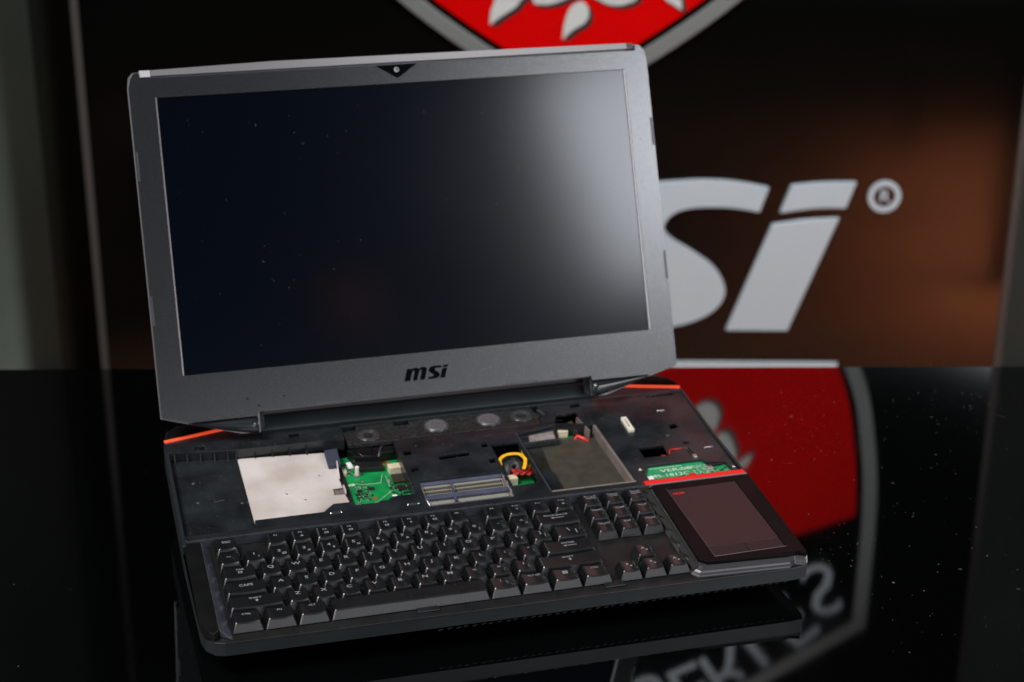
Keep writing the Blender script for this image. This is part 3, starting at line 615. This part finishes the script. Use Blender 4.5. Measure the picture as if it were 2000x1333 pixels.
# drive bay
bay = part('drive_bay', B().prism([(272.2, 120.6), (345.4, 120.6), (341.6, 218), (271, 218)], -12, -10.6), 'bay')
obj('bay_film', B().prism([(273.4, 121.5), (287.4, 121.6), (287.0, 171), (290.4, 217), (272.2, 217)], -10.6, -10.3), M['bay2'], bay, DECK)
obj('bay_insert', B().prism([(275.8, 161.1), (286.3, 160.5), (287.2, 124), (275.8, 124)], -10.4, -6.4), M['gloss'], bay, DECK, bev=0.4)
obj('bay_wall', B().prism([(341.2, 219.0), (344.9, 121.5), (342.4, 121.5), (338.8, 219.0)], -10.6, -1.2), M['baywall'], bay, DECK, bev=0.25)
obj('bay_wall', B().prism([(270.6, 219.6), (273.6, 121.5), (272.2, 121.5), (269.2, 219.6)], -10.6, -0.4), M['rim'], bay, DECK, bev=0.2)
obj('bay_wall', B().prism([(270.8, 219.4), (307.4, 226.8), (333.2, 220.6), (341.2, 219.6), (341.2, 221), (307.4, 229), (270.8, 221)], -10.6, -1.3), M['gloss'], bay, DECK)
obj('bay_lip', B().box(273.2, 344.6, 120.0, 121.6, -10.6, 0.3), M['baywall'], bay, DECK, bev=0.3)
part('bay_shelf', B().prism([(272.5, 218.4), (307, 225.8), (304.4, 206.8), (272.8, 206)], -9.5, -4.4), 'gloss', bev=0.5)
part('shelf_label', B().prism([(281.2, 217.4), (303.8, 220.9), (302.2, 208.4), (279, 207.6)], -4.4, -4.1), 'sticker')
tb = board([(306.5, 205), (336, 205), (334, 244), (308, 242)], -13, 'pcb', 26, 12, [(309, 316, 208, 213), (318, 330, 226, 240)], [(309.5, 318, 222.5, 230, 6, 'cream', 'connector'), (312, 322, 236, 238.6, 4, 'browncap', 'connector'), (322.5, 326.4, 222, 238, 6.5, 'chipgrey', 'socket'), (318, 321, 228, 235, 7, 'browncap', 'socket')])
obj('copper_ring', B().prism(circ(315.5, 216.8, 3.8, 3.1, 20), -13, -12.5), M['cream'], tb, DECK)
part('bracket', B().loft([[(329.8+d, 239, -11), (333.2+d, 212, -11), (333.4+d, 212, -2.2), (330+d, 238, -3)] for d in (0, 1.0)]), 'baywall')
part('wire', B().tube([(321, 214, -11), (325, 217, -9.6), (329, 212, -9.8), (332, 208, -10.6)], [1.2, 1.8, 1.8, 1.2], 8), 'wirered', smooth=True)

# right side of the deck: ivory block, clips, screws, wiring, small board
ivb = part('ivory_connector', B().prism([(365.0, 221.6), (369.8, 222.0), (370.0, 199.0), (364.8, 198.6)], -1, 1.8), 'ivory', bev=0.3)
obj('slot', B().box(366.6, 367.6, 204, 218, 1.8, 1.9), M['sticker'], ivb, DECK)
for x, y, a in ((404, 228, 0), (422.5, 159.6, 0)):
    part('clip', B().tube([(x-3.6, y, -0.9), (x-3.2, y, 0.2), (x+3.2, y, 0.2), (x+3.6, y, -0.9)], 0.6, 6), 'latch', smooth=True)
part('clip', B().cyl(398.6, 226.8, -1, -0.2, 1.7, 14), 'inner')
for x, y in ((354.3, 138.4), (432.0, 126.2)):
    s_ = part('screw', B().lathe(x, y, [(1.5, -1), (1.4, -0.4), (0.9, 0.1), (0.05, 0.2)], 14), 'screw', smooth=True)
part('raised_pip', B().lathe(396, 187.2, [(1.6, -1), (1.2, -0.3), (0.05, -0.1)], 12), 'rim', smooth=True)
part('microphone_connector', B().box(372.6, 379, 153, 157.4, -7, -2.6), 'ivory', bev=0.3)
part('wire', B().tube([(376, 155, -3), (381, 158, -2), (385.4, 156.6, -2.4)], 0.45, 6), 'wirered', smooth=True)
part('wire', B().tube([(387.0, 157.6, -1.6), (388.2, 161.6, -0.2), (391, 163.2, -0.2), (394.5, 163, -0.7), (403, 164.4, -1.0)], 0.5, 6), 'wirered', smooth=True)
part('wire', B().tube([(393, 163.6, -0.8), (399, 164.8, -0.6), (404, 163, -0.8), (405.6, 156, -1.6), (406.4, 150.6, -1.4)], 0.55, 6), 'chipgrey', smooth=True)
part('connector', B().box(404.6, 407.8, 146.6, 150.8, -1, 0.4), 'latch', bev=0.3)
pb = board([(354, 120.4), (432, 120.4), (430, 133.5), (414, 145), (360, 145)], -3.8, 'pcb2', 60, 21, [(358, 385, 121.6, 125), (384, 404, 121.6, 126), (410, 428, 122, 130)], [(393, 398, 123, 126.8, 1.4, 'wirered', 'socket'), (410.5, 416, 130, 134.5, 1.2, 'latch', 'socket'), (356.8, 362.6, 122, 130.4, 0.5, 'white', 'label_sticker'), (413.6, 424.5, 134.2, 142, 2.0, 'black', 'cover_block')])
for t, x, y, s_ in (('VER:0B', 385.5, 136.8, 4.4), ('MS-1812C', 377.5, 129.6, 4.4)):
    v, f = glyphs(t, s_, 1.55 if t[0] == 'V' else 1.35, 0.004); obj('board_print', B().add([(px+x, py+y, -3.7) for px, py in v], f), M['silk'], pb, DECK)
b = B(); rnd = random.Random(5)
for i in range(60):
    x = 398+rnd.random()*13; y = 126.5+int(rnd.random()*6)*2.4; b.box(x, x+rnd.uniform(0.5, 1.6), y, y+0.7, -3.79, -3.68)
for i in range(16): b.box(362+i*1.9, 363.2+i*1.9, 141.4, 142.2, -3.79, -3.68)
tag(obj('board_marks', b, M['silk'], pb, DECK), kind='stuff')
# moulded lettering and small marks on the deck
for t, x, y, z, s_, p in (('BDA XABDZ', 256.5, 219.8, -0.98, 2.6, deck), ('1812', 312, 232, -0.98, 1.8, deck)):
    v, f = glyphs(t, s_, 1.4); obj('moulded_text', B().add([(px+x, py+y, z+0.06) for px, py in v], f), M['rim'], p, DECK)
rnd = random.Random(11); b = B()
for i in range(420):                                # lint and scratches caught on the exposed deck
    x, y, z = rnd.choice(((rnd.uniform(-19, 34), rnd.uniform(122, 236), -7.95), (rnd.uniform(176, 268), rnd.uniform(164, 228), -0.95), (rnd.uniform(346, 432), rnd.uniform(146, 258), -0.95), (rnd.uniform(128, 294), rnd.uniform(232, 259), -0.85), (rnd.uniform(-18, 120), rnd.uniform(243, 260), 0.05), (rnd.uniform(147, 168), rnd.uniform(144, 151), -7.3)))
    s_ = rnd.uniform(0.12, 0.32); a = rnd.random()*3
    b.rbox(x, y, s_*rnd.choice((1, 1, 1, 3)), s_, z, z+0.08, a)
tag(part('lint', b, 'dust'), kind='stuff')

# hinge cover, rear shoulders and orange accents
b = B().loft([[(x0, 263.2, -1), (x0, 262.6, 3.4), (x0, 268.2, 8.6), (x0, 271.5, 10.2), (x0, 279, 11), (x0, 284, 2), (x0, 284, -8)] for x0 in (59.8, 353.6)])
part('hinge_cover', b, 'side', bev=0.5)
part('hinge_gap_reflection', B().loft([[(x0, 276, 8), (x0, 277.2, 13.6), (x0, 283, 15.5), (x0, 287, 8)] for x0 in (60.6, 353)]), 'browncap', bev=0.4)  # brown colour stands in for a reflection in the gap
part('rear_cover', B().prism([(-18, 284), (-8, 293), (100, 296), (300, 296), (424, 293), (433, 283), (436.6, 270), (436.6, 262.4), (-21.6, 262.4), (-21.6, 268)], -12, -0.6), 'side', bev=0.8)
b = B().loft([[(376, 279, -0.8), (436.4, 264.5, -0.8), (436.2, 272, -0.8), (431, 286, -0.8), (416, 292, -0.8), (376, 294, -0.8)], [(378, 281, 0.8), (435, 267.2, 0.8), (434.6, 272.5, 1.4), (429, 283, 1.8), (415, 288, 2.0), (380, 290, 2.0)]])
part('rear_shoulder', b, 'tpframe', bev=0.5)
b = B().loft([[(-21.4, 266, -0.8), (30, 280, -0.8), (30, 294, -0.8), (-8, 292, -0.8), (-17, 284, -0.8)], [(-20, 269, 0.8), (28, 282, 0.8), (28, 290, 2), (-7, 288, 1.8), (-16, 282, 1.4)]])
part('rear_shoulder', b, 'tpframe', bev=0.5)
def bar(name, p0, p1, wd, z0, z1, m_):
    L = math.hypot(p1[0]-p0[0], p1[1]-p0[1]); ax, ay = -(p1[1]-p0[1])/L*wd/2, (p1[0]-p0[0])/L*wd/2
    return part(name, B().prism([(p0[0]-ax, p0[1]-ay), (p1[0]-ax, p1[1]-ay), (p1[0]+ax, p1[1]+ay), (p0[0]+ax, p0[1]+ay)], z0, z1), m_, bev=0.3)
bar('accent_strip', (-21.2, 266.2), (32, 278.2), 2.8, -0.7, 0.9, 'orange')
bar('accent_strip', (384, 279.0), (435.6, 265.7), 3.0, -0.7, 0.9, 'orange')

# ------------------------------------------------------------------ lid
BZ = [(-20.4, -33.0), (1.9, -39.4), (58.1, -39.3), (58.7, -35.4), (349.9, -35.4), (350.6, -39.2), (404.2, -39.2), (428.9, -33.2), (430.0, -29), (430.3, 160), (430.4, 238), (428.8, 247.0), (424.8, 251.6), (420.6, 252.4), (420.2, 247.2), (-11.2, 247.2), (-11.6, 252.3), (-16.0, 252.0), (-19.0, 247.8), (-20.8, 240.0), (-20.7, 150)]
SH_, SW_ = 231, 409
def rr(x0, x1, y0, y1): return [(x0, y0), (x1, y0), (x1, y1), (x0, y1)]
bezel = part('screen_bezel', B().prism(BZ, -3.5, 2.0, [rr(0, SW_, 0, SH_)]), 'lid', frame=LID, bev=0.7)
SHL = [(-21.2, -34.0), (2, -41), (43.6, -52.8), (60, -53.2), (60.2, -36.2), (350, -36.2), (350.4, -53.2), (364.4, -53.2), (405, -41), (430.2, -34.2), (431.2, -29), (431.2, 240), (429.6, 249), (425, 253.2), (416, 254), (200, 254.8), (-8, 254), (-16.6, 253.2), (-20.4, 249), (-21.8, 240), (-21.6, 140)]
b = B(); n_ = len(SHL); ccx, ccy = 205, 105
sc = lambda k, z: [(ccx+(x-ccx)*k, ccy+(y-ccy)*k, z) for x, y in ccw(SHL)]
b.loft([sc(0.97, -11), sc(0.995, -9), sc(1, -6), sc(1, -3.6)], cap0=True, cap1=False)
shell = part('lid_shell', b, 'shell', frame=LID)
part('lid_edge', B().prism(SHL, -4.4, -3.6), 'silver', frame=LID, bev=0.25)
scr = part('screen', B().box(-1, SW_+1, -1, SH_+1, -0.6, 0.4), 'screen', frame=LID)
obj('screen_edge', B().box(0.1, 1.1, 0.1, SH_-0.1, 0.4, 1.5), M['latch'], scr, LID)
obj('screen_edge', B().box(SW_-1.2, SW_-0.1, 0.1, SH_-0.1, 0.4, 1.7), M['silverbright'], scr, LID)
# top trim bar with its end caps
b = B(); cap = [(-2.0, 254.6), (100, 256.6), (200, 256.2), (330, 255.4), (414, 254.8)]
top = []
for x, v_ in cap: top.append([(x, 249.2, -3), (x, 249.2, 0.6), (x, v_, -2.4), (x, v_, -7)])
b.loft(top); part('top_trim', b, 'silver', frame=LID, bev=0.3)
part('trim_cap', B().loft([[(x, 247.9, -3), (x, 248.4, 1.8), (x, 254.4, -0.8), (x, 254.2, -7)] for x in (-11.0, -2.1)]), 'silverbright', frame=LID, bev=0.3)
part('trim_cap', B().loft([[(x, 248.6, -3), (x, 248.6, 1.6), (x, 254.6, -2.0), (x, 254.6, -7)] for x in (414.1, 419.8)]), 'browncap', frame=LID, bev=0.3)
# webcam triangle
wc = part('webcam_window', B().prism([(186.7, 246.6), (222.8, 246.8), (204.7, 235.2)], 1.8, 2.25), 'logo', frame=LID)
obj('lens', B().prism(circ(204.4, 242.4, 2.2, 2.2, 24), 2.2, 2.7), M['sticker'], wc, LID)
obj('lens_pupil', B().prism(circ(204.9, 242.7, 0.8, 0.8, 12), 2.7, 2.9), M['logo'], wc, LID)
part('microphone_slit', B().prism([(177.6, 244.6), (178.2, 245.1), (180.6, 242.6), (180, 242.2)], 1.9, 2.1), 'inner', frame=LID)
part('microphone_slit', B().prism([(231, 246), (231.7, 246), (231.4, 242.6), (230.8, 242.6)], 1.9, 2.1), 'inner', frame=LID)
# msi wordmark below the screen
lx0, lx1 = 184.6, 223.6; kx = (lx1-lx0)/(560+440); ky = 10.8/262
for nm, g_ in (('letter_m', G_m), ('letter_s', G_s), ('letter_i', G_i), ('letter_dot', G_dot)):
    b = B().prism([(lx0+(x+440)*kx, -23.4+(y+410)*ky) for x, y in spline(g_, 5)], 1.9, 2.5)
    obj(nm, b, M['logo'], bezel, LID, bev=0.1)
# rubber bumpers along the bezel edge
for x0, x1, y0, y1 in ((-20.3, -18.6, 162.6, 187), (-20.2, -18.4, 43.2, 67.6), (427.9, 429.9, 162.6, 187), (427.9, 429.9, 43.6, 68.2), (107.4, 132, -35.2, -33.4), (277.3, 301.3, -35.2, -33.6)):
    part('bumper', B().box(x0, x1, y0, y1, 1.0, 2.6), 'rim', frame=LID, bev=0.2)
for x, y in ((81.3, -25.0), (50.6, -24.4), (60, -31)):
    part('smudge', B().prism(circ(x, y, 1.2, 0.5, 10), 1.95, 2.03), 'logo', frame=LID)
# hinge barrels
def barrel(x0, x1):
    rings = []
    for k in range(11):
        t = k/10; x = x0+(x1-x0)*t; r = 0.6+6.6*(1-(1-t)**1.25); cy_ = -39.6-r*0.98
        rings.append([(x, cy_+r*math.cos(a*math.pi/10), -3.0+r*0.9*math.sin(a*math.pi/10)) for a in range(20)])
    bb = B(); bb.loft(rings if x1 > x0 else rings); return bb
part('hinge_barrel', barrel(1.5, 58.2), 'hinge', frame=LID, smooth=True)
part('hinge_barrel', barrel(405.5, 350.8), 'hinge', frame=LID, smooth=True)
# dust on the screen
rnd = random.Random(4); b = B()
for i in range(150):
    x = rnd.uniform(4, SW_-4); y = rnd.uniform(4, SH_-4); s_ = rnd.uniform(0.12, 0.34)
    b.rbox(x, y, s_*rnd.choice((1, 1, 1.6)), s_, 0.4, 0.5, rnd.random()*3)
for i in range(9):
    x = rnd.uniform(20, SW_-20); y = rnd.uniform(20, SH_-20); a = rnd.random()*6
    b.tube([(x+1.4*math.cos(a+k*0.5), y+1.4*math.sin(a+k*0.5), 0.5) for k in range(6)], 0.06, 4)
tag(obj('dust', b, M['dust'], scr, LID), kind='stuff')

# ------------------------------------------------------------------ dust on the table
rnd = random.Random(9); b = B()
def inside_base(x, y): return -30 < x < 445 and -16 < y < 300
cl = [(rnd.uniform(480, 900), rnd.uniform(-250, 330)) for _ in range(40)]
n = 0
while n < 560:
    if rnd.random() < 0.55:
        c = rnd.choice(cl); x, y = rnd.gauss(c[0], 22), rnd.gauss(c[1], 22)
    else: x, y = rnd.uniform(-420, 900), rnd.uniform(-300, 520)
    if x < 445 and rnd.random() < 0.45: continue
    if inside_base(x, y): continue
    s_ = rnd.uniform(0.14, 0.42)*(1.6 if rnd.random() < 0.08 else 1)
    b.rbox(x, y, s_*rnd.choice((1, 1, 1.7, 2.6)), s_, 0.02, 0.02+s_*0.5, rnd.random()*3); n += 1
for i in range(26):
    x, y = rnd.uniform(460, 880), rnd.uniform(-250, 380); a = rnd.random()*6; L = rnd.uniform(1.2, 3)
    b.tube([(x+L*k/5*math.cos(a+k*0.22), y+L*k/5*math.sin(a+k*0.22), 0.2) for k in range(6)], 0.12, 4)
for i in range(5):
    x, y = rnd.uniform(470, 860), rnd.uniform(-250, 330); a = rnd.random()*6; L = rnd.uniform(6, 12)
    b.tube([(x+L*k/5*math.cos(a+k*0.06), y+L*k/5*math.sin(a+k*0.06), 0.03) for k in range(6)], 0.05, 3)
tag(obj('dust', b, M['dust'], frame=WORLD), 'white dust specks and lint scattered over the glossy black table', 'dust', kind='stuff')
